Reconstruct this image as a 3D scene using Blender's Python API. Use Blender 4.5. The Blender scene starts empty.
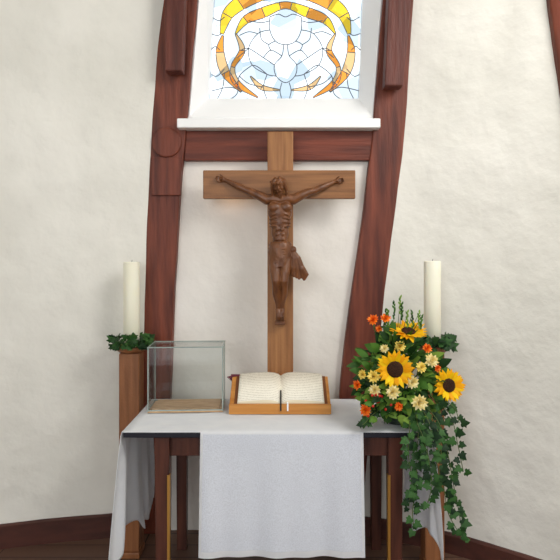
import bpy, bmesh, math, random
from mathutils import Vector, Matrix, noise
random.seed(7)
sc = bpy.context.scene
COL = sc.collection
try:
    sc.view_settings.view_transform = 'Standard'
except Exception:
    pass

def lin(r, g, b):
    def f(c):
        c /= 255.0
        return c/12.92 if c <= .04045 else ((c+.055)/1.055)**2.4
    return (f(r), f(g), f(b), 1)

# ------------------------------------------------------------------ materials
def newmat(name):
    m = bpy.data.materials.new(name); m.use_nodes = True
    nt = m.node_tree
    b = nt.nodes['Principled BSDF']
    return m, nt, b

def mat(name, c1, c2=None, scale=(8, 8, 8), rough=.6, bump=0, bscale=40, spec=.4, detail=4, island=False, sub=0, translucent=0, bvec=None):
    m, nt, b = newmat(name)
    N, L = nt.nodes, nt.links
    b.inputs['Roughness'].default_value = rough
    b.inputs['Specular IOR Level'].default_value = spec
    if c2 is None:
        b.inputs['Base Color'].default_value = c1
        colsock = None
    else:
        tc = N.new('ShaderNodeTexCoord')
        mp = N.new('ShaderNodeMapping'); mp.inputs['Scale'].default_value = scale
        L.new(tc.outputs['Object'], mp.inputs['Vector'])
        no = N.new('ShaderNodeTexNoise'); no.inputs['Scale'].default_value = 1; no.inputs['Detail'].default_value = detail
        L.new(mp.outputs[0], no.inputs['Vector'])
        cr = N.new('ShaderNodeValToRGB')
        cr.color_ramp.elements[0].position = .3; cr.color_ramp.elements[1].position = .7
        cr.color_ramp.elements[0].color = c1; cr.color_ramp.elements[1].color = c2
        if island:
            g = N.new('ShaderNodeNewGeometry')
            mx = N.new('ShaderNodeMath'); mx.operation = 'MULTIPLY_ADD'
            L.new(g.outputs['Random Per Island'], mx.inputs[0]); mx.inputs[1].default_value = .7
            m2 = N.new('ShaderNodeMath'); m2.operation = 'MULTIPLY'; m2.inputs[1].default_value = .35
            L.new(no.outputs['Fac'], m2.inputs[0]); L.new(m2.outputs[0], mx.inputs[2])
            L.new(mx.outputs[0], cr.inputs['Fac'])
        else:
            L.new(no.outputs['Fac'], cr.inputs['Fac'])
        L.new(cr.outputs[0], b.inputs['Base Color'])
        colsock = cr.outputs[0]
    if bump:
        tc = N.new('ShaderNodeTexCoord')
        mp2 = N.new('ShaderNodeMapping'); mp2.inputs['Scale'].default_value = bvec or (1, 1, 1)
        L.new(tc.outputs['Object'], mp2.inputs['Vector'])
        n2 = N.new('ShaderNodeTexNoise'); n2.inputs['Scale'].default_value = bscale; n2.inputs['Detail'].default_value = 6
        L.new(mp2.outputs[0], n2.inputs['Vector'])
        bp = N.new('ShaderNodeBump'); bp.inputs['Strength'].default_value = bump; bp.inputs['Distance'].default_value = .01
        L.new(n2.outputs['Fac'], bp.inputs['Height']); L.new(bp.outputs[0], b.inputs['Normal'])
    if translucent:
        out = N['Material Output']
        tr = N.new('ShaderNodeBsdfTranslucent')
        if colsock: L.new(colsock, tr.inputs[0])
        else: tr.inputs[0].default_value = c1
        ms = N.new('ShaderNodeMixShader'); ms.inputs[0].default_value = translucent
        L.new(b.outputs[0], ms.inputs[1]); L.new(tr.outputs[0], ms.inputs[2]); L.new(ms.outputs[0], out.inputs['Surface'])
    return m

M_plaster = mat('plaster_white', lin(224, 222, 213), lin(241, 239, 231), (2.2, 2.2, 2.2), .88, 1.0, 9, .15, detail=6)
M_panel = mat('plaster_panel', lin(234, 229, 221), lin(246, 242, 236), (2.4, 2.4, 2.4), .88, .9, 9, .15, detail=6)
M_redwood = mat('painted_timber', lin(78, 34, 24), lin(128, 64, 44), (26, 26, 2.4), .55, .5, 12, bvec=(5, 5, .6), detail=7)
M_redwoodH = mat('painted_timber_h', lin(78, 34, 24), lin(126, 60, 40), (2.4, 26, 26), .55, .5, 12, bvec=(.6, 5, 5), detail=7)
M_redwoodD = mat('painted_timber_dark', lin(68, 30, 24), lin(106, 54, 42), (26, 26, 2.4), .55, .5, 12, bvec=(5, 5, .6), detail=7)
M_skirt = mat('skirting_wood', lin(62, 34, 28), lin(90, 50, 40), (2, 14, 14), .5, .2, 50)
M_oakV = mat('oak_vertical', lin(124, 78, 42), lin(170, 118, 70), (45, 45, 3), .45, .15, 90)
M_oakH = mat('oak_horizontal', lin(116, 74, 40), lin(158, 108, 64), (3, 45, 45), .45, .15, 90)
M_corpus = mat('carved_limewood', lin(86, 48, 24), lin(122, 74, 38), (30, 30, 10), .38, .12, 120, .5)
M_stand = mat('stand_oak', lin(122, 76, 46), lin(156, 102, 64), (40, 40, 3), .45, .12, 80)
M_book = mat('lectern_wood', lin(180, 114, 48), lin(210, 148, 74), (3, 40, 40), .4, .1, 80)
M_darkwood = mat('table_walnut', lin(62, 34, 28), lin(98, 56, 42), (30, 30, 3), .35, .1, 60)
M_edge = mat('table_edge_dark', lin(22, 24, 34), lin(34, 34, 44), (6, 6, 6), .4)
M_brass = mat('brass', lin(214, 164, 84), rough=.3); M_brass.node_tree.nodes['Principled BSDF'].inputs['Metallic'].default_value = .8
M_white = mat('white_paint', lin(245, 246, 246), lin(250, 250, 250), (4, 4, 4), .45)
M_cloth = mat('linen_white', lin(242, 245, 250), lin(250, 252, 255), (12, 12, 12), .9, .15, 200, .1, translucent=.28)
M_candle = mat('wax_ivory', lin(236, 232, 210), lin(242, 240, 222), (3, 3, 3), .45)
b = M_candle.node_tree.nodes['Principled BSDF']; b.inputs['Subsurface Weight'].default_value = .2; b.inputs['Subsurface Radius'].default_value = (.02, .015, .01)
M_wick = mat('wick', lin(30, 26, 24))
M_leaf = mat('leaf_green', lin(24, 56, 18), lin(74, 118, 42), (20, 20, 20), .6, island=True, translucent=.15, spec=.25)
M_leaf2 = mat('leaf_light', lin(70, 112, 36), lin(130, 164, 66), (20, 20, 20), .6, island=True, translucent=.15, spec=.25)
M_ivy = mat('ivy_green', lin(16, 44, 18), lin(50, 90, 38), (20, 20, 20), .55, island=True, spec=.25)
M_stem = mat('stem', lin(70, 92, 40), lin(90, 104, 50))
M_sun = mat('sunflower_petal', lin(246, 172, 8), lin(255, 214, 22), (30, 30, 30), .6, island=True, translucent=.2, spec=.2)
M_sunc = mat('sunflower_core', lin(34, 18, 10), lin(78, 44, 20), (160, 160, 160), .9, .6, 300)
M_cream = mat('cream_petal', lin(238, 216, 136), lin(250, 240, 188), (30, 30, 30), .6, island=True, translucent=.2)
M_yel = mat('pale_yellow_petal', lin(232, 200, 84), lin(246, 224, 120), (30, 30, 30), .6, island=True)
M_orange = mat('orange_petal', lin(232, 92, 12), lin(250, 140, 26), (30, 30, 30), .55, island=True)
M_berry = mat('berry_red', lin(190, 40, 24), rough=.25)
M_bowl = mat('bowl_green', lin(30, 44, 34), lin(44, 60, 46), (8, 8, 8), .3)
M_sand = mat('sand_wood', lin(176, 140, 104), lin(206, 172, 134), (20, 60, 20), .8, .2, 120)
M_black = mat('ribbon_black', lin(26, 24, 26))
M_red = mat('ribbon_plum', lin(96, 40, 60), lin(126, 60, 74), (60, 60, 60), .8)
M_lead = mat('lead_came', lin(96, 102, 112), rough=.5)

# floor planks
m, nt, b = newmat('floor_planks'); N, L = nt.nodes, nt.links
tc = N.new('ShaderNodeTexCoord'); br = N.new('ShaderNodeTexBrick')
br.inputs['Scale'].default_value = 1; br.inputs['Brick Width'].default_value = 1.4; br.inputs['Row Height'].default_value = .12
br.inputs['Mortar Size'].default_value = .003; br.inputs['Color1'].default_value = lin(92, 66, 54); br.inputs['Color2'].default_value = lin(112, 84, 68); br.inputs['Mortar'].default_value = lin(30, 20, 16)
L.new(tc.outputs['Object'], br.inputs['Vector']); L.new(br.outputs[0], b.inputs['Base Color']); b.inputs['Roughness'].default_value = .5
M_floor = m

# pages with faint print
m, nt, b = newmat('printed_pages'); N, L = nt.nodes, nt.links
tc = N.new('ShaderNodeTexCoord')
wv = N.new('ShaderNodeTexWave'); wv.bands_direction = 'Y'; wv.inputs['Scale'].default_value = 28; wv.inputs['Distortion'].default_value = 0
no = N.new('ShaderNodeTexNoise'); no.inputs['Scale'].default_value = 260
L.new(tc.outputs['Object'], wv.inputs['Vector']); L.new(tc.outputs['Object'], no.inputs['Vector'])
mu = N.new('ShaderNodeMath'); mu.operation = 'MULTIPLY'; L.new(wv.outputs['Fac'], mu.inputs[0]); L.new(no.outputs['Fac'], mu.inputs[1])
cr = N.new('ShaderNodeValToRGB'); cr.color_ramp.elements[0].position = .3; cr.color_ramp.elements[1].position = .55
cr.color_ramp.elements[0].color = lin(248, 243, 228); cr.color_ramp.elements[1].color = lin(200, 192, 174)
L.new(mu.outputs[0], cr.inputs[0]); L.new(cr.outputs[0], b.inputs['Base Color']); b.inputs['Roughness'].default_value = .85
M_pages = m
M_paper = mat('paper_edge', lin(226, 212, 180), lin(238, 226, 198), (4, 200, 200), .9)

# sheer runner: woven, a little see-through
m, nt, b = newmat('sheer_runner'); N, L = nt.nodes, nt.links
b.inputs['Base Color'].default_value = lin(238, 243, 253); b.inputs['Roughness'].default_value = .9
tl = N.new('ShaderNodeBsdfTranslucent'); tl.inputs[0].default_value = lin(238, 243, 253)
tp = N.new('ShaderNodeBsdfTransparent')
m1 = N.new('ShaderNodeMixShader'); m1.inputs[0].default_value = .12
L.new(b.outputs[0], m1.inputs[1]); L.new(tl.outputs[0], m1.inputs[2])
tc = N.new('ShaderNodeTexCoord'); no = N.new('ShaderNodeTexNoise'); no.inputs['Scale'].default_value = 220
L.new(tc.outputs['Object'], no.inputs['Vector'])
rg = N.new('ShaderNodeMapRange'); rg.inputs[1].default_value = .3; rg.inputs[2].default_value = .7; rg.inputs[3].default_value = .02; rg.inputs[4].default_value = .18
L.new(no.outputs['Fac'], rg.inputs[0])
m2 = N.new('ShaderNodeMixShader'); L.new(rg.outputs[0], m2.inputs[0]); L.new(m1.outputs[0], m2.inputs[1]); L.new(tp.outputs[0], m2.inputs[2])
L.new(m2.outputs[0], N['Material Output'].inputs['Surface'])
M_sheer = m

def tintglass(name, col, gloss=.05):
    m, nt, b = newmat(name); N, L = nt.nodes, nt.links
    tp = N.new('ShaderNodeBsdfTransparent'); tp.inputs[0].default_value = col
    gl = N.new('ShaderNodeBsdfGlossy'); gl.inputs['Roughness'].default_value = .03
    fr = N.new('ShaderNodeLayerWeight'); fr.inputs[0].default_value = .25
    mm = N.new('ShaderNodeMath'); mm.operation = 'MULTIPLY_ADD'; mm.inputs[1].default_value = .5; mm.inputs[2].default_value = gloss
    L.new(fr.outputs['Fresnel'], mm.inputs[0])
    mx = N.new('ShaderNodeMixShader'); L.new(mm.outputs[0], mx.inputs[0]); L.new(tp.outputs[0], mx.inputs[1]); L.new(gl.outputs[0], mx.inputs[2])
    L.new(mx.outputs[0], N['Material Output'].inputs['Surface'])
    return m
M_case = tintglass('case_glass', (.98, .99, .985, 1), .025)
M_caseedge = mat('case_glass_edge', lin(120, 136, 130), lin(176, 188, 182), (9, 9, 9), .2)
M_gyel = tintglass('glass_yellow', (.95, .58, .04, 1), 0)
M_gor = tintglass('glass_amber', (.90, .32, .05, 1), 0)
M_glo = tintglass('glass_pale_amber', (.80, .48, .22, 1), 0)
m = tintglass('glass_pale', (.95, .97, 1, 1), 0); nt = m.node_tree; N, L = nt.nodes, nt.links
tp = [n for n in N if n.type == 'BSDF_TRANSPARENT'][0]
tc = N.new('ShaderNodeTexCoord'); vo = N.new('ShaderNodeTexVoronoi'); vo.inputs['Scale'].default_value = 11
vo.feature = 'F1'
L.new(tc.outputs['Object'], vo.inputs['Vector'])
cr = N.new('ShaderNodeValToRGB'); cr.color_ramp.elements[0].color = (.30, .37, .43, 1); cr.color_ramp.elements[1].color = (.72, .77, .80, 1)
cr.color_ramp.elements[1].position = .6
sp = N.new('ShaderNodeSeparateColor'); L.new(vo.outputs['Color'], sp.inputs[0]); L.new(sp.outputs[0], cr.inputs[0])
L.new(cr.outputs[0], tp.inputs[0])
M_gpale = m

# ------------------------------------------------------------------ mesh helpers
class MB:
    def __init__(s): s.v = []; s.f = []; s.m = []
    def add(s, vs, fs, M=None, mi=0):
        o = len(s.v)
        for p in vs:
            p = Vector(p)
            s.v.append(M @ p if M is not None else p)
        for f in fs:
            s.f.append([i+o for i in f]); s.m.append(mi)
    def obj(s, name, mats, parent=None, smooth=True, loc=None):
        me = bpy.data.meshes.new(name); me.from_pydata([tuple(p) for p in s.v], [], s.f)
        if not isinstance(mats, (list, tuple)): mats = [mats]
        for k in mats: me.materials.append(k)
        for p, mi in zip(me.polygons, s.m):
            p.material_index = mi; p.use_smooth = smooth
        me.update()
        o = bpy.data.objects.new(name, me); COL.objects.link(o)
        if parent: setp(o, parent)
        return o

def setp(o, e):
    o.parent = e; o.matrix_parent_inverse = Matrix.Translation(-e.location)

def empty(name, loc):
    e = bpy.data.objects.new(name, None); e.location = loc; e.empty_display_size = .1; COL.objects.link(e); return e

def fixnorm(o):
    bm = bmesh.new(); bm.from_mesh(o.data); bmesh.ops.recalc_face_normals(bm, faces=bm.faces); bm.to_mesh(o.data); bm.free()

def bevel(o, w=.004, s=2):
    m = o.modifiers.new('bevel', 'BEVEL'); m.width = w; m.segments = s; m.limit_method = 'ANGLE'; return o

BOXF = [(0, 1, 3, 2), (4, 6, 7, 5), (0, 4, 5, 1), (2, 3, 7, 6), (0, 2, 6, 4), (1, 5, 7, 3)]
def boxv(x0, x1, y0, y1, z0, z1):
    return [(x, y, z) for x in (x0, x1) for y in (y0, y1) for z in (z0, z1)]
def box(name, x0, x1, y0, y1, z0, z1, m, parent=None, bev=.004):
    mb = MB(); mb.add(boxv(x0, x1, y0, y1, z0, z1), BOXF)
    o = mb.obj(name, m, parent, smooth=False); fixnorm(o)
    if bev: bevel(o, bev)
    return o

def tubev(pts, rad, seg=8):
    pts = [Vector(p) for p in pts]
    if not isinstance(rad, (list, tuple)): rad = [rad]*len(pts)
    vs = []; fs = []
    t0 = (pts[1]-pts[0]).normalized()
    n = t0.orthogonal().normalized()
    for i, p in enumerate(pts):
        t = (pts[min(i+1, len(pts)-1)]-pts[max(i-1, 0)]).normalized()
        n = (n - t*n.dot(t)).normalized(); bb = t.cross(n)
        for k in range(seg):
            a = 2*math.pi*k/seg
            vs.append(p+(n*math.cos(a)+bb*math.sin(a))*rad[i])
    for i in range(len(pts)-1):
        for k in range(seg):
            a, c = i*seg+k, i*seg+(k+1) % seg
            fs.append((a, c, c+seg, a+seg))
    fs.append(tuple(range(seg))[::-1]); fs.append(tuple(range((len(pts)-1)*seg, len(pts)*seg)))
    return vs, fs

def ellv(c, r, seg=16, rings=10, rot=None):
    vs = []; fs = []
    for i in range(1, rings):
        th = math.pi*i/rings
        for k in range(seg):
            a = 2*math.pi*k/seg
            p = Vector((r[0]*math.sin(th)*math.cos(a), r[1]*math.sin(th)*math.sin(a), r[2]*math.cos(th)))
            if rot: p = rot @ p
            vs.append(p+Vector(c))
    for q in (r[2], -r[2]):
        p = Vector((0, 0, q))
        if rot: p = rot @ p
        vs.append(p+Vector(c))
    T = len(vs)-2
    for i in range(rings-2):
        for k in range(seg):
            a, d = i*seg+k, i*seg+(k+1) % seg
            fs.append((a, a+seg, d+seg, d))
    for k in range(seg):
        fs.append((T, k, (k+1) % seg)); fs.append((T+1, (rings-2)*seg+(k+1) % seg, (rings-2)*seg+k))
    return vs, fs

def lathev(prof, c, seg=32):
    vs = []; fs = []
    for r, z in prof:
        for k in range(seg):
            a = 2*math.pi*k/seg
            vs.append((c[0]+r*math.cos(a), c[1]+r*math.sin(a), c[2]+z))
    for i in range(len(prof)-1):
        for k in range(seg):
            a, d = i*seg+k, i*seg+(k+1) % seg
            fs.append((a, d, d+seg, a+seg))
    fs.append(tuple(range(seg))[::-1]); fs.append(tuple(range((len(prof)-1)*seg, len(prof)*seg)))
    return vs, fs

def frame(pos, ydir, n):
    y = Vector(ydir).normalized(); n = Vector(n)
    x = y.cross(n)
    if x.length < 1e-4: x = y.orthogonal()
    x.normalize(); z = x.cross(y)
    return Matrix(((x.x, y.x, z.x, pos[0]), (x.y, y.y, z.y, pos[1]), (x.z, y.z, z.z, pos[2]), (0, 0, 0, 1)))

def interp(tab, z):
    if z <= tab[0][0]: return tab[0][1]
    for (a, va), (c, vc) in zip(tab, tab[1:]):
        if z <= c: return va+(vc-va)*(z-a)/(c-a)
    return tab[-1][1]

def catmull(P, n=8):
    P = [Vector(p) for p in P]; out = []
    for i in range(len(P)-1):
        p0 = P[max(i-1, 0)]; p1 = P[i]; p2 = P[i+1]; p3 = P[min(i+2, len(P)-1)]
        for j in range(n):
            t = j/n
            out.append(.5*((2*p1)+(p2-p0)*t+(2*p0-5*p1+4*p2-p3)*t*t+(3*p1-p0-3*p2+p3)*t**3))
    out.append(P[-1]); return out

# ------------------------------------------------------------------ room shell
LO = [(0, -.775), (.5, -.745), (1.02, -.722), (1.4, -.708), (1.78, -.69), (2.14, -.669), (2.5, -.64), (2.8, -.601), (3.6, -.50)]
LI = [(0, -.62), (.5, -.592), (1.02, -.569), (1.4, -.55), (1.78, -.526), (2.14, -.487), (2.8, -.427), (3.6, -.34)]
RI = [(0, .25), (.5, .293), (1.02, .343), (1.4, .392), (1.78, .443), (2.14, .482), (2.8, .529), (3.6, .59)]
RO = [(0, .43), (.5, .474), (1.02, .522), (1.4, .565), (1.78, .610), (2.14, .653), (2.8, .689), (3.6, .74)]
H = 3.5
def cy(z): return 3.04-.04*z
def wl(d): return .15*d+.10*d*d
def wr(d): return .25*d+.42*d*d
def wallpt(side, d, z):
    wob = .012*noise.noise(Vector((d*2.2+side*5, z*2.0, 1.3)))+.007*noise.noise(Vector((d*7+side*5, z*6.0, 2.3)))+.002*noise.noise(Vector((d*20, z*18.0, 5.3)))
    ed = .006*noise.noise(Vector((side*3, z*5, 8.1)))*max(0, 1-d*10)
    if side < 0: return Vector((interp(LO, z)+.008+ed-d, cy(z)-.047-wl(d)+wob*min(1, d*8), z))
    return Vector((interp(RO, z)-.008+ed+d, cy(z)-.047-wr(d)+wob*min(1, d*8), z))
for side, name, dmax in ((-1, 'wall_left', 2.2), (1, 'wall_right', 1.7)):
    mb = MB(); nd, nz = 120, 170
    vs = []; fs = []
    for i in range(nd+1):
        for j in range(nz+1):
            vs.append(wallpt(side, dmax*i/nd, H*j/nz))
    for i in range(nd):
        for j in range(nz):
            a = i*(nz+1)+j
            fs.append((a, a+1, a+nz+2, a+nz+1))
    mb.add(vs, fs)
    e0 = [wallpt(side, dmax, H*j/nz) for j in range(nz+1)]
    vs = e0+[Vector((p.x+side*.25, -2.6, p.z)) for p in e0]
    mb.add(vs, [(j, j+1, j+nz+2, j+nz+1) for j in range(nz)])
    o = mb.obj(name, M_plaster)
def panel(name, z0, z1):
    mb = MB(); vs = []; fs = []; nx, nz = 60, 90
    for i in range(nx+1):
        for j in range(nz+1):
            z = z0+(z1-z0)*j/nz
            xa, xb = interp(LI, z)-.05, interp(RI, z)+.05
            x = xa+(xb-xa)*i/nx
            vs.append((x, cy(z)+.007*noise.noise(Vector((x*3, 4, z*3)))+.004*noise.noise(Vector((x*9, 4, z*9))), z))
    for i in range(nx):
        for j in range(nz):
            a = i*(nz+1)+j; fs.append((a, a+nz+1, a+nz+2, a+1))
    mb.add(vs, fs); return mb.obj(name, M_panel)
panel('wall_back', 0, 2.12)
panel('wall_back_upper', 3.2, H)
box('floor', -3.4, 3.2, -2.7, 3.3, -.06, 0, M_floor, bev=0)
box('ceiling', -3.4, 3.2, -2.7, 3.3, H-.01, H+.06, M_plaster, bev=0)

def post(name, A, B, z0, z1, m, fy=.05, by=.07, n=40, yfun=None):
    mb = MB(); vs = []; fs = []
    for j in range(n+1):
        z = z0+(z1-z0)*j/n
        w = .005*noise.noise(Vector((A[0][1]*9, 0, z*4))); w2 = .005*noise.noise(Vector((A[0][1]*9, 3, z*5)))
        y = cy(z)
        xa, xb = interp(A, z)+w, interp(B, z)+w2
        if yfun: f, k = yfun(xa, z), yfun(xb, z)
        else: f = k = y-fy
        vs += [(xa, f, z), (xb, k, z), (xb, k+fy+by, z), (xa, f+fy+by, z)]
    for j in range(n):
        for k in range(4):
            a, c = j*4+k, j*4+(k+1) % 4
            fs.append((a, c, c+4, a+4))
    fs.append((0, 3, 2, 1)); fs.append((n*4, n*4+1, n*4+2, n*4+3))
    mb.add(vs, fs); o = mb.obj(name, m, smooth=False); fixnorm(o); bevel(o, .008, 3); return o
post('timber_post', LO, LI, 0, H, M_redwood)
post('timber_post', RI, RO, 0, H, M_redwood)
P3a = [(0, 1.50), (1.5, 1.36), (2.2, 1.285), (2.65, 1.245), (3.6, 1.17)]
P3b = [(z, x+.16) for z, x in P3a]
def y3(x, z):
    d = x-interp(RO, z); return cy(z)-.046-wr(d)-.035
post('timber_post', P3a, P3b, 0, H, M_redwood, yfun=y3, by=.03)
mb = MB(); mb.add([(-.50, cy(1.99)-.042, 1.985), (.468, cy(1.99)-.042, 1.985), (.484, cy(2.13)-.042, 2.137), (-.487, cy(2.13)-.042, 2.137),
                   (-.50, 2.99, 1.985), (.468, 2.99, 1.985), (.484, 2.99, 2.137), (-.487, 2.99, 2.137)],
                  [(0, 1, 2, 3), (4, 7, 6, 5), (0, 4, 5, 1), (3, 2, 6, 7), (0, 3, 7, 4), (1, 5, 6, 2)])
o = mb.obj('timber_crossbeam', M_redwoodH, smooth=False); fixnorm(o); bevel(o, .004)
mb = MB()
vs, fs = lathev([(.001, 0), (.07, 0), (.078, .006), (.078, .014), (.072, .018), (.001, .018)], (0, 0, 0), 32)
mb.add(vs, fs, Matrix.Translation((-.588, cy(2.08)-.045, 2.075)) @ Matrix.Rotation(math.radians(90), 4, 'X'))
mb.add(boxv(-.668, -.515, cy(1.9)-.060, cy(1.9)-.03, 1.80, 2.0), BOXF)
o = mb.obj('timber_joint', M_redwood, smooth=False); fixnorm(o); bevel(o, .004)
def brace(xa0, xb0, xa1, xb1, z0):
    mb = MB(); y = 2.795
    mb.add([(xa0, y, z0), (xb0, y, z0), (xb1, y-.03, H), (xa1, y-.03, H), (xa0, y+.075, z0), (xb0, y+.075, z0), (xb1, y+.055, H), (xa1, y+.055, H)],
           [(0, 1, 2, 3), (4, 7, 6, 5), (0, 4, 5, 1), (3, 2, 6, 7), (0, 3, 7, 4), (1, 5, 6, 2)])
    o = mb.obj('timber_brace', M_redwoodD, smooth=False); fixnorm(o); bevel(o, .006)
brace(-.575, -.488, -.57, -.44, 2.41)
brace(.522, .615, .57, .72, 2.335)
for side, nm, hgt, dmax in ((-1, 'baseboard_left', .125, 2.1), (1, 'baseboard_right', .10, 1.65)):
    mb = MB(); vs = []; fs = []; n = 40
    for i in range(n+1):
        d = .0+dmax*i/n
        p = wallpt(side, d, 0); q = wallpt(side, d, hgt)
        vs += [(p.x, p.y-.022, 0), (p.x, p.y-.022, hgt-.01), (p.x, p.y-.012, hgt), (p.x, p.y+.02, hgt), (p.x, p.y+.02, 0)]
    for i in range(n):
        for k in range(5):
            a, c = i*5+k, i*5+(k+1) % 5
            fs.append((a, c, c+5, a+5))
    fs += [(0, 1, 2, 3, 4), tuple(n*5+k for k in (4, 3, 2, 1, 0))]
    mb.add(vs, fs); o = mb.obj(nm, M_skirt, smooth=False); fixnorm(o)

# ------------------------------------------------------------------ window
W = empty('window_1', (.02, 3.0, 2.2))
gY = 3.035
def quad4(za, zb, L0, L1, R0, R1):
    return [(L0, za), (R0, za), (R1, zb), (L1, zb)]
zb0, zt0 = 2.185, 3.22
outer = quad4(zb0, zt0, interp(LI, zb0)-.01, interp(LI, zt0)-.01, interp(RI, zb0)+.01, interp(RI, zt0)+.01)
inner = quad4(2.335, 3.12, -.385, -.345, .425, .455)
mb = MB()
mid = [(o_[0]+(i_[0]-o_[0])*.18, o_[1]+(i_[1]-o_[1])*.18) for o_, i_ in zip(outer, inner)]
rings = [[(x, cy(z)-.02, z) for x, z in outer], [(x, cy(z)-.03, z) for x, z in mid], [(x, gY-.02, z) for x, z in inner], [(x, gY+.03, z) for x, z in inner], [(x, gY+.03, z) for x, z in outer]]
vs = [p for r in rings for p in r]; fs = []
for i in range(4):
    for k in range(4):
        a, c = i*4+k, i*4+(k+1) % 4
        fs.append((a, c, c+4, a+4))
for k in range(4):
    a, c = 16+k, 16+(k+1) % 4
    fs.append((a, c, c % 4, a % 4))
mb.add(vs, fs); o = mb.obj('frame_reveal', M_white, W, smooth=False); fixnorm(o)
mb = MB(); mb.add([(x, gY, z) for x, z in quad4(2.325, 3.13, -.39, -.35, .43, .46)], [(0, 1, 2, 3)])
mb.obj('pale_glass', M_gpale, W, smooth=False)
box('sill', -.525, .512, 2.85, 3.0, 2.139, 2.187, M_white, W, .005)
cx, cz = .03, 2.66
lines = []
mbg = MB()
def band(pts, wd, mis):
    n = 8
    sm = catmull([(x, 0, z) for x, z in pts], n)
    ws = [c.x for c in catmull([(w_, 0, 0) for w_ in wd], n)]
    Ls, Rs = [], []
    for i, p in enumerate(sm):
        t = (sm[min(i+1, len(sm)-1)]-sm[max(i-1, 0)]).normalized(); nn = Vector((-t.z, 0, t.x))
        a = p+nn*ws[i]; c = p-nn*ws[i]
        Ls.append((cx+a.x, gY-.004, cz+a.z)); Rs.append((cx+c.x, gY-.004, cz+c.z))
    for s in range(len(pts)-1):
        q = Ls[s*n:(s+1)*n+1]+Rs[s*n:(s+1)*n+1][::-1]
        for j in range(n):
            i = s*n+j
            mbg.add([Ls[i], Ls[i+1], Rs[i+1], Rs[i]], [(0, 1, 2, 3)], None, mis[s % len(mis)])
        lines.append(q+[q[0]])
band([(-.345, .03), (-.315, .13), (-.245, .195), (-.14, .245), (0, .265), (.14, .245), (.245, .195), (.315, .13), (.345, .03)],
     [.010, .030, .038, .040, .034, .040, .038, .030, .010], [0, 0, 1, 0, 0, 1, 0, 0])
band([(-.27, .03), (-.215, .105), (-.12, .145), (-.03, .18), (.03, .18), (.12, .145), (.215, .105), (.27, .03)],
     [.004, .022, .028, .020, .020, .028, .022, .004], [0, 1, 0, 1, 0, 1, 0])
for s in (-1, 1):
    band([(s*.34, .02), (s*.355, -.07), (s*.325, -.18), (s*.24, -.285)], [.005, .022, .024, .004], [1, 2, 1])
    band([(s*.27, .03), (s*.235, -.06), (s*.285, -.15), (s*.265, -.235), (s*.15, -.315)], [.004, .016, .012, .018, .003], [2, 1, 2, 1])
    band([(s*.19, -.20), (s*.13, -.26), (s*.03, -.275)], [.003, .014, .003], [2, 2])
def P2(L): return [(cx+x, gY-.006, cz+z) for x, z in L]
def sm2(L): return [tuple(p) for p in catmull(P2(L), 6)]
lines.append(sm2([(-.085, .12), (-.085, .05), (-.055, -.01), (0, -.03), (.055, -.01), (.085, .05), (.085, .12)]))
lines.append(sm2([(-.085, .12), (-.04, .135), (0, .12), (.04, .135), (.085, .12)]))
lines.append(sm2([(-.01, -.03), (-.02, -.09), (-.06, -.14), (-.05, -.20), (0, -.235), (.05, -.20), (.06, -.14), (.02, -.09), (.01, -.03)]))
for s in (-1, 1):
    for L_ in ([(.085, .05), (.15, .03), (.20, -.05), (.18, -.14), (.10, -.19), (.05, -.20)], [(.06, -.14), (.12, -.10), (.20, -.05), (.24, -.06)],
               [(.18, -.14), (.25, -.20), (.26, -.29), (.30, -.325)], [(.10, -.19), (.12, -.26), (.10, -.325)], [(.33, -.16), (.37, -.20), (.40, -.19)],
               [(.355, -.06), (.38, -.04), (.405, -.06)], [(.24, -.285), (.30, -.26), (.40, -.28)], [(.33, .12), (.36, .10), (.40, .12)],
               [(.27, .24), (.33, .22), (.39, .25)], [(.085, .10), (.13, .09), (.20, .10)], [(.02, -.235), (.03, -.28), (.02, -.325)],
               [(.15, .03), (.20, .04), (.25, .02)], [(.20, .29), (.26, .33), (.30, .44)], [(.06, .33), (.09, .38), (.08, .45)],
               [(.02, -.09), (.08, -.06), (.12, -.10)], [(.055, -.01), (.09, -.03), (.08, -.06)], [(.14, .06), (.13, .0), (.09, -.03)],
               [(.12, -.26), (.20, -.24), (.25, -.20)], [(.33, -.18), (.34, -.26), (.37, -.325)], [(.345, .03), (.37, .02), (.405, .03)],
               [(.20, -.05), (.26, -.10)], [(.10, -.19), (.15, -.15), (.18, -.14)]):
        lines.append(sm2([(s*x, z) for x, z in L_]))
mbg.obj('coloured_glass', [M_gyel, M_gor, M_glo], W, smooth=False)
mb = MB()
for ln in lines:
    ln = [(max(-.383, min(.44, p[0])), p[1], p[2]) for p in ln]
    ln = [p for i, p in enumerate(ln) if i == 0 or (Vector(p)-Vector(ln[i-1])).length > 1e-5]
    if len(ln) > 1:
        v, f = tubev(ln, .0026, 5); mb.add(v, f)
mb.obj('lead_cames', M_lead, W)

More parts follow.
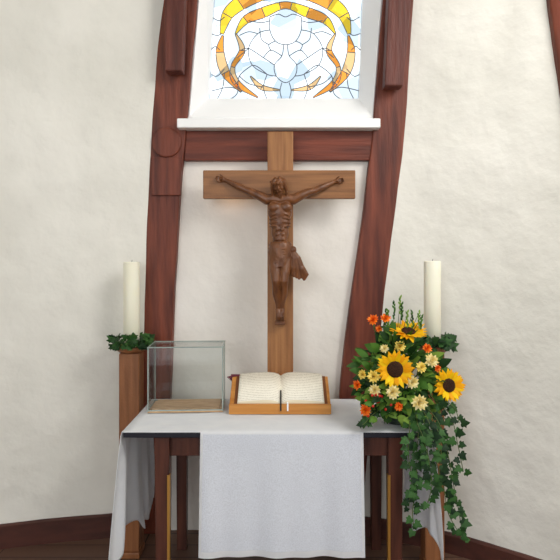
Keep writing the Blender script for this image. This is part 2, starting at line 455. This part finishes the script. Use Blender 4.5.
# ------------------------------------------------------------------ altar table
T = empty('altar_table', (0, 2.62, 0))
tx0, tx1, ty0, ty1 = -.655, .64, 2.335, 2.885
box('table_top', tx0, tx1, ty0, ty1, .722, .744, M_edge, T, .003)
xs = (-.497, .487)
for i, x in enumerate(xs):
    for j, y in enumerate((2.385, 2.85)):
        mb = MB(); w = .031 if j == 0 else .028
        mb.add([(x-w, y-w, .722), (x+w, y-w, .722), (x+w, y+w, .722), (x-w, y+w, .722), (x-w*.85, y-w*.85, 0), (x+w*.85, y-w*.85, 0), (x+w*.85, y+w*.85, 0), (x-w*.85, y+w*.85, 0)],
               [(0, 1, 2, 3), (4, 7, 6, 5), (0, 4, 5, 1), (1, 5, 6, 2), (2, 6, 7, 3), (3, 7, 4, 0)])
        o = mb.obj('leg_%d' % (i*2+j+1), M_darkwood, T, smooth=False); fixnorm(o); bevel(o, .003)
        if j == 0:
            s = 1 if x < 0 else -1
            xe = x+s*w
            mb = MB(); mb.add(boxv(min(xe-s*.008, xe+s*.003), max(xe-s*.008, xe+s*.003), y-w-.003, y-w+.02, .02, .56), BOXF)
            o = mb.obj('brass_strip_%d' % (i+1), M_brass, T, smooth=False); fixnorm(o)
box('apron_front', -.47, .46, 2.385, 2.405, .63, .722, M_darkwood, T, .002)
box('apron_back', -.47, .46, 2.84, 2.86, .63, .722, M_darkwood, T, .002)
box('apron_left', -.507, -.487, 2.41, 2.83, .63, .722, M_darkwood, T, .002)
box('apron_right', .477, .497, 2.41, 2.83, .63, .722, M_darkwood, T, .002)

# table cloth
mb = MB(); vs = []; fs = []
ny = 90; nd = 36; nt_ = 30
def fall(side, t, y):
    v = (y-ty0)/(ty1-ty0)
    ph = 0.4 if side < 0 else 1.7
    fold = math.sin(v*20+ph+1.5*math.sin(t*2+ph))+.4*math.sin(v*41+ph*2)
    L_ = .51+.035*math.sin(v*11+ph+.6)+.02*math.sin(v*27)
    z = .747-L_*t
    sm = min(1, max(0, (v-.25)/.3)); sm = sm*sm*(3-2*sm)
    out = .006+.026*t*(1-sm)+.020*fold*t**.8-.012*t*sm
    out = min(out, .055*(1-sm)+.024*sm)
    if side > 0: out *= .85
    yy = y-.02*t*(1-v)+.020*math.sin(v*14+ph)*t
    yy = min(yy, 2.895)
    x = (tx0-out) if side < 0 else (tx1+out)
    return (x, yy, z)
cols = []
for i in range(nd, 0, -1): cols.append([fall(-1, i/nd, ty0-.006+(ty1-ty0+.008)*j/ny) for j in range(ny+1)])
for i in range(nt_+1):
    x = tx0-.003+(tx1-tx0+.006)*i/nt_
    cols.append([(x, ty0-.006+(ty1-ty0+.008)*j/ny, .7475+.0008*noise.noise(Vector((x*9, j*.3, 0)))) for j in range(ny+1)])
for i in range(1, nd+1): cols.append([fall(1, i/nd, ty0-.006+(ty1-ty0+.008)*j/ny) for j in range(ny+1)])
vs = [p for c in cols for p in c]
for i in range(len(cols)-1):
    for j in range(ny):
        a = i*(ny+1)+j; fs.append((a, a+ny+1, a+ny+2, a+1))
mb.add(vs, fs); o = mb.obj('tablecloth', M_cloth)
s = o.modifiers.new('sol', 'SOLIDIFY'); s.thickness = .002; s.offset = 0

# runner
RN = empty('table_runner', (0, 2.6, .75))
mb = MB(); nx = 60
rows = []
for j in range(16): rows.append((2.792-(2.792-2.322)*j/15, .7505, 0))
rows += [(2.3195, .748, 0), (2.3185, .742, 0)]
for j in range(1, 41): rows.append((2.318, .742-.505*j/40, j/40))
for (y, z, t) in rows:
    for i in range(nx+1):
        u = i/nx
        x = -.33+.675*u + (u-.5)*.012*t
        yy = y-(.006+.006*math.sin(u*14+.6)+.004*math.sin(u*31))*t*1.2
        zz = z if t > 0 or y < 2.32 else z+.0004*math.sin(u*40+y*30)
        mb.v.append(Vector((x, yy, zz)))
n = len(rows)
for j in range(n-1):
    for i in range(nx):
        a = j*(nx+1)+i
        edge = i < 1 or i >= nx-1 or j >= n-3
        mb.f.append((a, a+1, a+nx+2, a+nx+1)); mb.m.append(1 if edge or j < 17 else 0)
mb.obj('runner_fabric', [M_sheer, M_cloth], RN)

# ------------------------------------------------------------------ crucifix
C = empty('crucifix', (0, 2.82, .75))
box('cross_upright', -.063, .066, 2.803, 2.838, .7495, 2.108, M_oakV, C, .004)
box('cross_arm', -.385, .377, 2.799, 2.834, 1.772, 1.914, M_oakH, C, .004)
mb = MB()
bY = 2.752
def E(c, r, rot=None, seg=16, rg=12):
    v, f = ellv(c, r, seg, rg, rot); mb.add(v, f)
def TB(pts, rad, seg=12):
    v, f = tubev(pts, rad, seg); mb.add(v, f)
    for p, r in ((pts[0], rad[0]), (pts[-1], rad[-1])): E(p, (r, r, r), seg=10, rg=8)
E((0, bY, 1.70), (.060, .036, .058)); E((-.028, bY-.018, 1.722), (.032, .022, .026)); E((.028, bY-.018, 1.722), (.032, .022, .026))
E((0, bY, 1.65), (.052, .034, .05)); E((0, bY, 1.60), (.043, .030, .05)); E((0, bY-.006, 1.575), (.036, .028, .045))
E((0, bY, 1.525), (.052, .036, .045))
for k in range(4):
    z = 1.685-.018*k
    for s in (-1, 1):
        TB([(s*.052, bY-.010, z-.004), (s*.038, bY-.028+.001*k, z), (s*.014, bY-.033, z+.008-.004*k)], [.0030, .0036, .0025], 6)
for k in range(3):
    for s in (-1, 1): E((s*.012, bY-.030, 1.615-.024*k), (.0115, .006, .011))
TB([(-.066, bY+.005, 1.764), (-.03, bY, 1.765), (0, bY, 1.76), (.03, bY, 1.765), (.064, bY+.005, 1.764)], [.025, .028, .03, .028, .025])
TB([(0, bY, 1.765), (-.003, bY-.012, 1.79), (-.006, bY-.02, 1.808)], [.022, .018, .018])
for s, ex, ez, wx, wz in ((-1, -.172, 1.812, -.270, 1.862), (1, .172, 1.808, .266, 1.852)):
    sx = s*.064
    TB([(sx, bY+.004, 1.762), (sx+(ex-sx)*.35, bY+.006, 1.782), (sx+(ex-sx)*.7, bY+.012, 1.80), (ex, bY+.016, ez), (ex+(wx-ex)*.3, bY+.02, ez+(wz-ez)*.3), (ex+(wx-ex)*.7, bY+.028, ez+(wz-ez)*.7), (wx, bY+.033, wz)],
       [.026, .0235, .0195, .0165, .0175, .0135, .0100])
    TB([(wx, bY+.033, wz), (wx+s*.014, bY+.035, wz+.004), (wx+s*.024, bY+.035, wz+.006)], [.0095, .0125, .012])
    for q in range(4):
        zz = wz+.016-.0082*q; ln = (.018, .022, .021, .015)[q]
        TB([(wx+s*.028, bY+.034, zz), (wx+s*(.030+ln*.6), bY+.026, zz+.003), (wx+s*(.028+ln), bY+.015, zz)], [.0036, .0033, .0026], 6)
    TB([(wx+s*.010, bY+.03, wz+.010), (wx+s*.018, bY+.022, wz+.021), (wx+s*.028, bY+.016, wz+.027)], [.0042, .0038, .003], 6)
    E((wx+s*.016, bY+.020, wz+.004), (.004, .004, .004))
for s, kx, ky, ax in ((-1, -.020, bY-.052, -.010), (1, .020, bY-.046, .010)):
    hx = s*.028
    TB([(hx, bY, 1.505), (hx*.95, bY-.018, 1.45), (kx*1.1, bY-.04, 1.40), (kx, ky, 1.362), (kx, ky+.008, 1.335), (kx*.95, ky+.022, 1.30), (ax, ky+.036, 1.255), (ax, ky+.044, 1.228)],
       [.034, .031, .0255, .021, .018, .0195, .0145, .011])
    E((kx, ky-.008, 1.362), (.014, .012, .016))
    f0 = Vector((ax, ky+.046, 1.222))
    TB([f0, (ax*.8, bY-.012, 1.205), (ax*.8, bY-.014, 1.188), (ax*.7, bY-.004, 1.175)], [.014, .0145, .013, .008])
    for q in range(5):
        xx = ax*.8+(q-2)*.0048
        TB([(xx, bY-.010, 1.184), (xx, bY-.006, 1.172), (xx, bY-.001, 1.166)], [.0036, .0034, .0028], 6)
hc = Vector((-.008, bY-.030, 1.828))
R = Matrix.Rotation(math.radians(22), 3, 'X') @ Matrix.Rotation(math.radians(-10), 3, 'Y')
def hp(x, y, z): return hc+R @ Vector((x, y, z))
E(hc, (.029, .034, .036), R); E(hp(0, -.010, -.020), (.021, .022, .024), R)
E(hp(0, -.016, -.038), (.015, .014, .020), R); E(hp(0, -.018, -.05), (.009, .009, .014), R)
TB([hp(0, -.032, .006), hp(0, -.039, -.008), hp(0, -.038, -.013)], [.0035, .005, .0045], 8)
for s in (-1, 1):
    TB([hp(s*.004, -.033, .009), hp(s*.013, -.032, .011), hp(s*.022, -.024, .008)], [.003, .0035, .003], 6)
    E(hp(s*.011, -.030, .001), (.0052, .004, .0035), R); E(hp(s*.016, -.025, -.010), (.007, .006, .007), R)
    TB([hp(0, -.034, -.017), hp(s*.008, -.031, -.020), hp(s*.013, -.026, -.028)], [.003, .0035, .003], 6)
    for q in range(5):
        TB([hp(s*.010, -.012+.008*q, .034), hp(s*(.029), -.016+.010*q, .012), hp(s*.033, -.010+.011*q, -.016), hp(s*.035, -.010+.010*q, -.042), hp(s*.028, -.016+.008*q, -.064)],
           [.006, .008, .0085, .007, .003], 8)
TB([hp(-.006, -.031, -.0245), hp(.006, -.031, -.0245)], [.0028, .0028], 6)
for q in range(3):
    pts = []
    for k in range(25):
        a = 2*math.pi*k/24; pts.append(hp((.033+.002*math.sin(5*a+q*2))*math.cos(a), (.037+.002*math.cos(4*a+q))*math.sin(a), .019+.004*math.sin(6*a+q*2.1)))
    v, f = tubev(pts, .0035, 6); mb.add(v, f)
for k in range(14):
    a = 2*math.pi*k/14
    v, f = tubev([hp(.034*math.cos(a), .038*math.sin(a), .02), hp(.045*math.cos(a+.2), .049*math.sin(a+.2), .028)], [.003, .001], 5); mb.add(v, f)
seg = 40; vs = []; fs = []; prof = [(1.553, .94), (1.545, 1.0), (1.525, 1.04), (1.50, 1.03), (1.475, 1.0), (1.45, .95), (1.43, .90)]
for j, (z, sc_) in enumerate(prof):
    for k in range(seg):
        a = 2*math.pi*k/seg
        fo = 1+.05*math.sin(5*a+z*70)+.025*math.sin(11*a-z*90)
        vs.append((.054*sc_*fo*math.cos(a), bY-.006-.012*j/6+.044*sc_*fo*math.sin(a), z+.009*math.cos(a)*(j/6)))
for j in range(len(prof)-1):
    for k in range(seg):
        a, c = j*seg+k, j*seg+(k+1) % seg; fs.append((a, c, c+seg, a+seg))
fs.append(tuple(range(seg))); fs.append(tuple(range((len(prof)-1)*seg, len(prof)*seg))[::-1]); mb.add(vs, fs)
for q in range(5):
    TB([(-.055, bY-.012, 1.54-.018*q), (-.02, bY-.050, 1.520-.017*q), (.02, bY-.052, 1.518-.012*q), (.056, bY-.014, 1.53-.006*q)], [.004, .0055, .0055, .005], 8)
E((.064, bY-.016, 1.515), (.017, .016, .018))
for q in range(6):
    dx = .010*q
    TB([(.062, bY-.018, 1.515), (.066+dx*.5, bY-.024+.004*(q % 2), 1.475), (.064+dx, bY-.02+.006*(q % 2), 1.425-.002*q), (.056+dx*1.25, bY-.016, 1.375+.006*abs(q-3))], [.008, .011, .0115, .007], 8)
TB([(.08, bY-.016, 1.44), (.108, bY-.018, 1.425), (.128, bY-.012, 1.392), (.118, bY-.012, 1.372)], [.01, .015, .014, .009])
mb.add(boxv(-.026, .026, bY+.0, 2.8035, 1.145, 1.166), BOXF)
o = mb.obj('corpus_figure', M_corpus, C); fixnorm(o)
r = o.modifiers.new('rm', 'REMESH'); r.mode = 'VOXEL'; r.voxel_size = .0024; r.use_smooth_shade = True
s = o.modifiers.new('sm', 'SMOOTH'); s.iterations = 2; s.factor = .5

# ------------------------------------------------------------------ candles + stands
def ivy_leaf():
    half = [(0, 0), (.14, -.10), (.34, -.12), (.52, .04), (.40, .22), (.56, .46), (.30, .52), (.18, .74)]
    out = [(x, y) for x, y in half]+[(0, 1.0)]+[(-x, y) for x, y in half[:0:-1]]
    vs = [(x, y, -.10*abs(x)-.10*y*y) for x, y in out]+[(0, .3, .04)]
    c = len(vs)-1
    return vs, [(i, (i+1) % c, c) for i in range(c)]
IV = ivy_leaf()
def leafpoly(ln=1, w=.35, curl=.2, n=6):
    vs = []; fs = []
    for j in range(n+1):
        t = j/n; ww = w*math.sin(math.pi*min(1, t**.75))**.9 if 0 < t < 1 else 0.01
        z = -curl*t*t
        vs += [(-ww, t*ln, z-.12*ww), (0, t*ln, z+.05*w), (ww, t*ln, z-.12*ww)]
    for j in range(n):
        a = j*3; fs += [(a, a+1, a+4, a+3), (a+1, a+2, a+5, a+4)]
    return vs, fs
def candle_set(x, y, zp, ztop, hw):
    S = empty('candle_stand', (x, y, 0))
    box('post', x-hw, x+hw, y-hw, y+hw, .03, zp-.03, M_stand, S, .005)
    box('foot', x-hw-.004, x+hw+.004, y-hw-.010, y+hw+.005, 0, .03, M_stand, S, .005)
    mb = MB(); v, f = lathev([(.03, -.03), (.06, -.028), (.078, -.012), (.082, 0), (.076, .002), (.07, -.004), (.001, -.004)], (x, y, zp), 40); mb.add(v, f)
    o = mb.obj('dish', M_stand, S); fixnorm(o)
    mb = MB(); r = .040; h = ztop-zp+.004
    v, f = lathev([(r-.004, 0), (r, .004), (r*1.0, h*.5), (r, h-.006), (r-.004, h), (r-.012, h-.002), (.004, h-.006)], (x, y, zp-.0035), 40); mb.add(v, f)
    v2, f2 = tubev([(x, y, ztop-.008), (x+.001, y, ztop+.004), (x+.003, y, ztop+.010)], [.0012, .0012, .001], 6); mb.add(v2, f2, None, 1)
    o = mb.obj('candle', [M_candle, M_wick])
    mb = MB()
    pts = [(x+.062*math.cos(a), y+.062*math.sin(a), zp+.014+.006*math.sin(3*a)) for a in [2*math.pi*k/24 for k in range(25)]]
    v, f = tubev(pts, .007, 6); mb.add(v, f, None, 1)
    for k in range(150):
        a = random.uniform(0, 2*math.pi); rr_ = random.uniform(.050, .098)
        rad = Vector((math.cos(a), math.sin(a), 0))
        p = Vector((x, y, zp+random.uniform(-.002, .046)))+rad*rr_
        d = rad*random.uniform(.2, 1)+Vector((-rad.y, rad.x, 0))*random.uniform(-1, 1)+Vector((0, 0, random.uniform(-.6, .6)))
        nrm = Vector((0, 0, .7))+rad*random.uniform(.3, 1.2)+Vector((0, -.4, 0))
        sz = random.uniform(.026, .044)
        q = p+d.normalized()*sz
        if (Vector((q.x-x, q.y-y))).length < .052: continue
        if q.y > 2.89: continue
        mb.add(IV[0], IV[1], frame(p, d, nrm) @ Matrix.Scale(sz, 4))
    mb.obj('ivy_wreath', [M_ivy, M_stem])
candle_set(-.742, 2.80, 1.035, 1.455, .05)
candle_set(.729, 2.68, 1.055, 1.46, .046)

# ------------------------------------------------------------------ glass display box
G = empty('glass_box', (-.445, 2.71, .75))
ang = math.radians(3); gx, gy = -.447, 2.715; hw, hd, hh = .175, .100, .305; z0 = .7525; t = .004
Rz = Matrix.Translation((gx, gy, z0)) @ Matrix.Rotation(ang, 4, 'Z')
def gbox(nm, x0, x1, y0, y1, a, b_, m):
    mb = MB(); mb.add(boxv(x0, x1, y0, y1, a, b_), BOXF, Rz); o = mb.obj(nm, m, G, smooth=False); fixnorm(o); return o
gbox('base', -hw, hw, -hd, hd, 0, .008, M_sand)
gbox('inner_board', -hw+.02, hw-.02, -hd+.015, hd-.015, .009, .017, M_sand)
gbox('pane_front', -hw+t, hw-t, -hd, -hd+t, .009, hh-t, M_case)
gbox('pane_back', -hw+t, hw-t, hd-t, hd, .009, hh-t, M_case)
gbox('pane_left', -hw, -hw+t, -hd+t, hd-t, .009, hh-t, M_case)
gbox('pane_right', hw-t, hw, -hd+t, hd-t, .009, hh-t, M_case)
gbox('pane_top', -hw+t, hw-t, -hd+t, hd-t, hh-t, hh, M_case)
mb = MB(); e = .0024
def bar(x0, x1, y0, y1, a, b_): mb.add(boxv(x0-e, x1+e, y0-e, y1+e, a-e, b_+e), BOXF, Rz)
for x in (-hw+.002, hw-.002):
    for y in (-hd+.002, hd-.002): bar(x, x, y, y, .008, hh)
for z in (.010, hh-.001):
    for y in (-hd+.002, hd-.002): bar(-hw, hw, y, y, z, z)
    for x in (-hw+.002, hw-.002): bar(x, x, -hd, hd, z, z)
o = mb.obj('glued_edges', M_caseedge, G, smooth=False); fixnorm(o)

# ------------------------------------------------------------------ bible on lectern
B = empty('open_bible', (0, 2.68, .75))
mb = MB()
prof = [(2.583, .7525), (2.583, .800), (2.592, .800), (2.594, .781), (2.775, .888), (2.79, .884), (2.79, .7525)]
n = len(prof); vs = [(-.236, y, z) for y, z in prof]+[(.236, y, z) for y, z in prof]
mb.add(vs, [tuple(range(n))[::-1], tuple(range(n, 2*n))]+[(k, (k+1) % n, (k+1) % n+n, k+n) for k in range(n)])
o = mb.obj('lectern', M_book, B, smooth=False); fixnorm(o); bevel(o, .002)
sl = math.atan2(.888-.781, 2.775-2.594); BL = Matrix.Translation((.004, 2.596, .7825)) @ Matrix.Rotation(sl, 4, 'X')
mb = MB(); mb.add(boxv(-.218, .218, .002, .205, 0, .004), BOXF, BL); o = mb.obj('cover', mat('book_cover', lin(120, 70, 36)), B, smooth=False); fixnorm(o)
mb = MB()
def ph(u): return .008+.026*(1-math.exp(-u*9))*(1-.55*u*u)
nu = 16
for s in (-1, 1):
    vs = []
    for k in range(nu+1):
        u = k/nu
        for yy in (.010, .200): vs.append((s*.2*u, yy, ph(u)+.004))
    for k in range(nu+1):
        u = k/nu
        for yy in (.006, .204): vs.append((s*(.2*u+.004*(u > .9)), yy, .0045))
    fs = []; fe = []
    o2 = 2*(nu+1)
    for k in range(nu):
        a = 2*k; fs.append((a, a+2, a+3, a+1))
        fe.append((a, a+o2, a+o2+2, a+2)); fe.append((a+1, a+3, a+o2+3, a+o2+1))
    fe.append((2*nu, 2*nu+o2, 2*nu+1+o2, 2*nu+1))
    mb.add(vs, fs, None, 0); base = len(mb.v)-len(vs)
    for f in fe: mb.f.append([i+base for i in f]); mb.m.append(1)
o = mb.obj('pages', [M_pages, M_paper], B, smooth=True); o.matrix_parent_inverse = Matrix.Translation(-B.location); o.matrix_basis = BL
mb = MB()
for x, mi in ((.000, 0), (.032, 1)):
    pr = [(2.66, .846), (2.61, .822), (2.588, .8045), (2.579, .800), (2.578, .768)]
    vs = []
    for y, z in pr: vs += [(x, y, z+.001), (x+.007, y, z+.001)]
    mb.add(vs, [(2*k, 2*k+1, 2*k+3, 2*k+2) for k in range(len(pr)-1)], None, mi)
for q in range(5):
    v, f = tubev([(-.19, 2.775, .895), (-.225-.004*q, 2.775, .892+.004*math.sin(q*2)), (-.262+.006*q, 2.774, .884-.005*q)], [.004, .004, .0025], 6); mb.add(v, f, None, 2)
mb.obj('ribbons', [M_black, M_white, M_red], B, smooth=False)

# ------------------------------------------------------------------ flower arrangement
F = empty('flower_arrangement', (.52, 2.46, .75))
mb = MB(); v, f = lathev([(.03, 0), (.055, .002), (.075, .03), (.085, .07), (.08, .074), (.07, .06), (.001, .05)], (.52, 2.47, .7505), 32); mb.add(v, f)
o = mb.obj('bowl', M_bowl, F); fixnorm(o)
cen = Vector((.52, 2.46, .83))
rnd = random.Random(11)
def rv(): return Vector((rnd.uniform(-1, 1), rnd.uniform(-1, 1), rnd.uniform(-1, 1)))
stems = MB(); leaves = MB(); ivy = MB()
heads = []
def blossom(nm, pos, n, R_, layers, mats, core=None, coreR=.4):
    mbx = MB(); n = Vector(n).normalized(); pos = Vector(pos)
    ux = n.orthogonal().normalized(); uy = n.cross(ux)
    for (cnt, r0, ln, w, elev, curl, mi) in layers:
        off = rnd.random()
        for k in range(cnt):
            a = 2*math.pi*(k+off+rnd.uniform(-.2, .2))/cnt
            rad = ux*math.cos(a)+uy*math.sin(a)
            e_ = math.radians(elev+rnd.uniform(-9, 9))
            d = rad*math.cos(e_)+n*math.sin(e_)
            up = n*math.cos(e_)-rad*math.sin(e_)
            L_ = ln*R_*rnd.uniform(.88, 1.1)
            v, f = leafpoly(1, w, curl+rnd.uniform(-.1, .1), 5)
            mbx.add(v, f, frame(pos+rad*r0*R_, d, up) @ Matrix.Scale(L_, 4), mi)
    if core is not None:
        rot = Matrix((ux, uy, n)).transposed()
        v, f = ellv(pos+n*.002, (coreR*R_, coreR*R_, coreR*R_*.38), 24, 12, rot); mbx.add(v, f, None, core)
        for k in range(90):
            rr_ = coreR*R_*math.sqrt((k+.5)/90); a = k*2.39996
            hgt = .002+coreR*R_*.38*math.sqrt(max(0, 1-(rr_/(coreR*R_))**2))
            p = pos+(ux*math.cos(a)+uy*math.sin(a))*rr_*.97+n*hgt
            v, f = ellv(p, (.0024,)*3, 6, 4); mbx.add(v, f, None, core)
    mbx.obj(nm, mats, F)
    base = Vector((cen.x+rnd.uniform(-.04, .04), cen.y+rnd.uniform(-.03, .03), .81))
    p2 = pos-n*.03-Vector((0, 0, .02))
    v, f = tubev([base, (base+p2)/2+Vector((0, .01, .02)), p2, pos-n*.003], .0035, 6); stems.add(v, f)
    for k in range(6):
        a = k*1.05; rad = ux*math.cos(a)+uy*math.sin(a)
        v, f = leafpoly(1, .3, .2, 4); leaves.add(v, f, frame(pos-n*.008, rad, n) @ Matrix.Scale(R_*.6, 4), 0)
    heads.append(pos)
SL = [(20, .30, .70, .21, 10, .12, 0), (18, .32, .64, .21, 26, .08, 0)]
blossom('sunflower', (.555, 2.42, 1.155), (.05, -.36, .92), .084, SL, [M_sun, M_sunc], 1, .36)
blossom('sunflower', (.475, 2.315, 1.012), (-.08, -1, .14), .078, SL, [M_sun, M_sunc], 1, .44)
blossom('sunflower', (.708, 2.35, .938), (.22, -.95, .18), .072, SL, [M_sun, M_sunc], 1, .40)
DL = [(12, .12, .85, .26, 15, .1, 0), (11, .08, .75, .26, 38, -.1, 0), (8, .05, .6, .26, 60, -.2, 0), (6, .02, .45, .28, 78, -.2, 0)]
for p, n, r, m_ in (((.566, 2.275, .885), (.1, -1, .2), .036, M_cream), ((.458, 2.28, .925), (-.1, -1, .3), .032, M_cream), ((.388, 2.32, .98), (-.4, -1, .3), .030, M_yel),
                    ((.543, 2.30, .962), (.1, -1, .3), .030, M_cream), ((.632, 2.34, 1.042), (.3, -1, .5), .034, M_cream), ((.505, 2.36, 1.10), (0, -1, .5), .028, M_yel),
                    ((.388, 2.30, .93), (-.5, -1, .1), .028, M_cream), ((.345, 2.34, .985), (-.8, -.8, .3), .024, M_yel), ((.585, 2.32, 1.02), (.2, -1, .4), .026, M_yel), ((.44, 2.36, 1.09), (-.3, -1, .6), .022, M_cream)):
    blossom('chrysanthemum', p, n, r, DL, [m_])
for p, n, r in (((.402, 2.42, 1.205), (-.3, -.8, .6), .028), ((.455, 2.42, 1.212), (.1, -.8, .7), .026), ((.622, 2.37, 1.09), (.4, -1, .4), .024), ((.352, 2.30, .847), (-.5, -1, 0), .028),
                ((.325, 2.35, .94), (-.8, -.7, .2), .024), ((.485, 2.29, .865), (0, -1, 0), .020), ((.66, 2.35, 1.01), (.6, -.8, .3), .020), ((.43, 2.43, 1.165), (0, -1, .3), .018)):
    blossom('orange_carnation', p, n, r, DL, [M_orange])
for k in range(430):
    d = rv()
    while d.length > 1 or d.length < .2: d = rv()
    d.normalize()
    s = rnd.uniform(.55, 1.04)
    p = Vector((.525, 2.43, .965))+Vector((d.x*.175*s, d.y*.10*s, d.z*.18*s))
    if p.z > 1.05: p.x = .50+(p.x-.525)*.6
    if p.z < .775: continue
    if min((p-h).length for h in heads) < .036 and p.y < 2.42: continue
    dr = (d+Vector((0, -.2, -.1))+rv()*.6)
    v, f = leafpoly(1, rnd.uniform(.18, .34), rnd.uniform(0, .4), 6)
    leaves.add(v, f, frame(p, dr, Vector((0, -.7, .6))+rv()*.5) @ Matrix.Scale(rnd.uniform(.035, .075), 4), 0 if rnd.random() < .7 else 1)
for k in range(110):
    p = Vector((rnd.uniform(.34, .62), rnd.uniform(2.30, 2.40), rnd.uniform(.79, .93)))
    if min((p-h).length for h in heads) < .04: continue
    v, f = leafpoly(1, .3, .3, 6)
    leaves.add(v, f, frame(p, Vector((rnd.uniform(-1, .6), -.5, rnd.uniform(-.3, .4))), Vector((0, -.8, .5))+rv()*.5) @ Matrix.Scale(rnd.uniform(.03, .06), 4), 0 if rnd.random() < .6 else 1)
for k in range(9):
    bx = .48+.008*k; top = Vector((.455+.020*k+rnd.uniform(-.01, .01), 2.42, 1.32-.018*abs(k-3)-rnd.uniform(0, .05)))
    v, f = tubev([(bx, 2.44, 1.0), ((bx+top.x)/2, 2.44, 1.15), tuple(top)], [.0018, .0016, .0010], 5); stems.add(v, f)
    for q in range(11):
        p = top-Vector((0, 0, .007*q)); v, f = leafpoly(1, .25, .1, 3)
        leaves.add(v, f, frame(p, Vector((rnd.uniform(-.6, .6), rnd.uniform(-.5, .5), 1)), Vector((0, -1, 0))) @ Matrix.Scale(.017, 4), 1 if k % 2 else 0)
def trail(pts, dens=.017, sz=(.022, .040)):
    sm = catmull(pts, 8)
    v, f = tubev(sm, .0018, 5); ivy.add(v, f, None, 1)
    acc = 0
    for a, c in zip(sm, sm[1:]):
        acc += (c-a).length
        while acc > dens:
            acc -= dens
            s = rnd.choice((-1, 1)); p = c
            d = Vector((s*rnd.uniform(.3, 1), rnd.uniform(-.5, .1), rnd.uniform(-1, .1)))
            q = p+d.normalized()*.008
            ivy.add(IV[0], IV[1], frame(q, d, Vector((rnd.uniform(-.4, .4), -1, rnd.uniform(0, .7)))) @ Matrix.Scale(rnd.uniform(*sz), 4))
trail([(.60, 2.38, .86), (.65, 2.30, .80), (.68, 2.27, .68), (.70, 2.26, .56), (.72, 2.26, .46), (.735, 2.26, .37)])
trail([(.58, 2.38, .86), (.61, 2.29, .80), (.63, 2.27, .66), (.66, 2.26, .55), (.68, 2.26, .44), (.74, 2.26, .335)], .020)
trail([(.56, 2.38, .86), (.565, 2.29, .79), (.555, 2.27, .68), (.55, 2.26, .56), (.535, 2.26, .45), (.54, 2.26, .38)])
trail([(.54, 2.38, .84), (.53, 2.29, .79), (.52, 2.27, .68), (.53, 2.26, .58), (.52, 2.26, .47)])
trail([(.64, 2.38, .88), (.70, 2.31, .83), (.72, 2.27, .72), (.74, 2.26, .61)], .022)
trail([(.60, 2.37, .84), (.59, 2.285, .78), (.60, 2.26, .66), (.61, 2.25, .56), (.59, 2.25, .48)])
trail([(.62, 2.37, .84), (.64, 2.285, .78), (.65, 2.26, .70), (.64, 2.25, .60)], .012)
trail([(.57, 2.37, .84), (.56, 2.285, .80), (.58, 2.26, .74), (.60, 2.25, .64)], .010)
trail([(.66, 2.40, .90), (.69, 2.34, .88), (.72, 2.30, .85), (.73, 2.28, .80)], .018)
trail([(.44, 2.38, .84), (.38, 2.32, .82), (.35, 2.29, .80), (.335, 2.285, .79)], .014)
leaves.obj('foliage', [M_leaf, M_leaf2], F)
stems.obj('stems', M_stem, F)
ivy.obj('ivy_trails', [M_ivy, M_stem], F)
mb = MB()
for k in range(16):
    p = Vector((rnd.uniform(.34, .46), rnd.uniform(2.285, 2.32), rnd.uniform(.82, .95))); v, f = ellv(p, (.006,)*3, 10, 8); mb.add(v, f)
mb.obj('berries', M_berry, F)

# ------------------------------------------------------------------ light
w = bpy.data.worlds.new('World'); sc.world = w; w.use_nodes = True; N, L = w.node_tree.nodes, w.node_tree.links
bg = N['Background']
tc = N.new('ShaderNodeTexCoord'); sp = N.new('ShaderNodeSeparateXYZ'); L.new(tc.outputs['Generated'], sp.inputs[0])
mr = N.new('ShaderNodeMapRange'); mr.inputs[1].default_value = 0; mr.inputs[2].default_value = .8; mr.inputs[3].default_value = .95; mr.inputs[4].default_value = 2.3
L.new(sp.outputs['Y'], mr.inputs[0]); L.new(mr.outputs[0], bg.inputs['Strength']); bg.inputs['Color'].default_value = (.94, .97, 1, 1)
def area(name, loc, tgt, size, power, col):
    l = bpy.data.lights.new(name, 'AREA'); l.shape = 'RECTANGLE'; l.size = size[0]; l.size_y = size[1]; l.energy = power; l.color = col
    o = bpy.data.objects.new(name, l); o.location = loc; COL.objects.link(o)
    o.rotation_euler = (Vector(tgt)-Vector(loc)).to_track_quat('-Z', 'Y').to_euler(); return o
area('side_window_light', (1.7, .9, 3.1), (-.1, 2.75, .9), (1.0, 1.0), 42, (1, .98, .95))
area('rear_fill_light', (-1.2, -1.8, 2.2), (0, 2.9, 1.0), (1.8, 1.6), 40, (.96, .98, 1))  # fill lamp added behind the camera to brighten the altar front
pl = bpy.data.lights.new('picture_light', 'POINT'); pl.energy = .11; pl.color = (1, .6, .3); pl.shadow_soft_size = .02
o = bpy.data.objects.new('picture_light', pl); o.location = (-.25, 2.875, 1.80); COL.objects.link(o)

cam = bpy.data.cameras.new('camera'); co = bpy.data.objects.new('camera', cam); COL.objects.link(co)
co.location = (0, 0, 1.46); co.rotation_euler = (math.radians(90), 0, 0)
cam.sensor_width = 36; cam.lens = 36; cam.shift_y = -19/560; cam.clip_start = .05
sc.camera = co
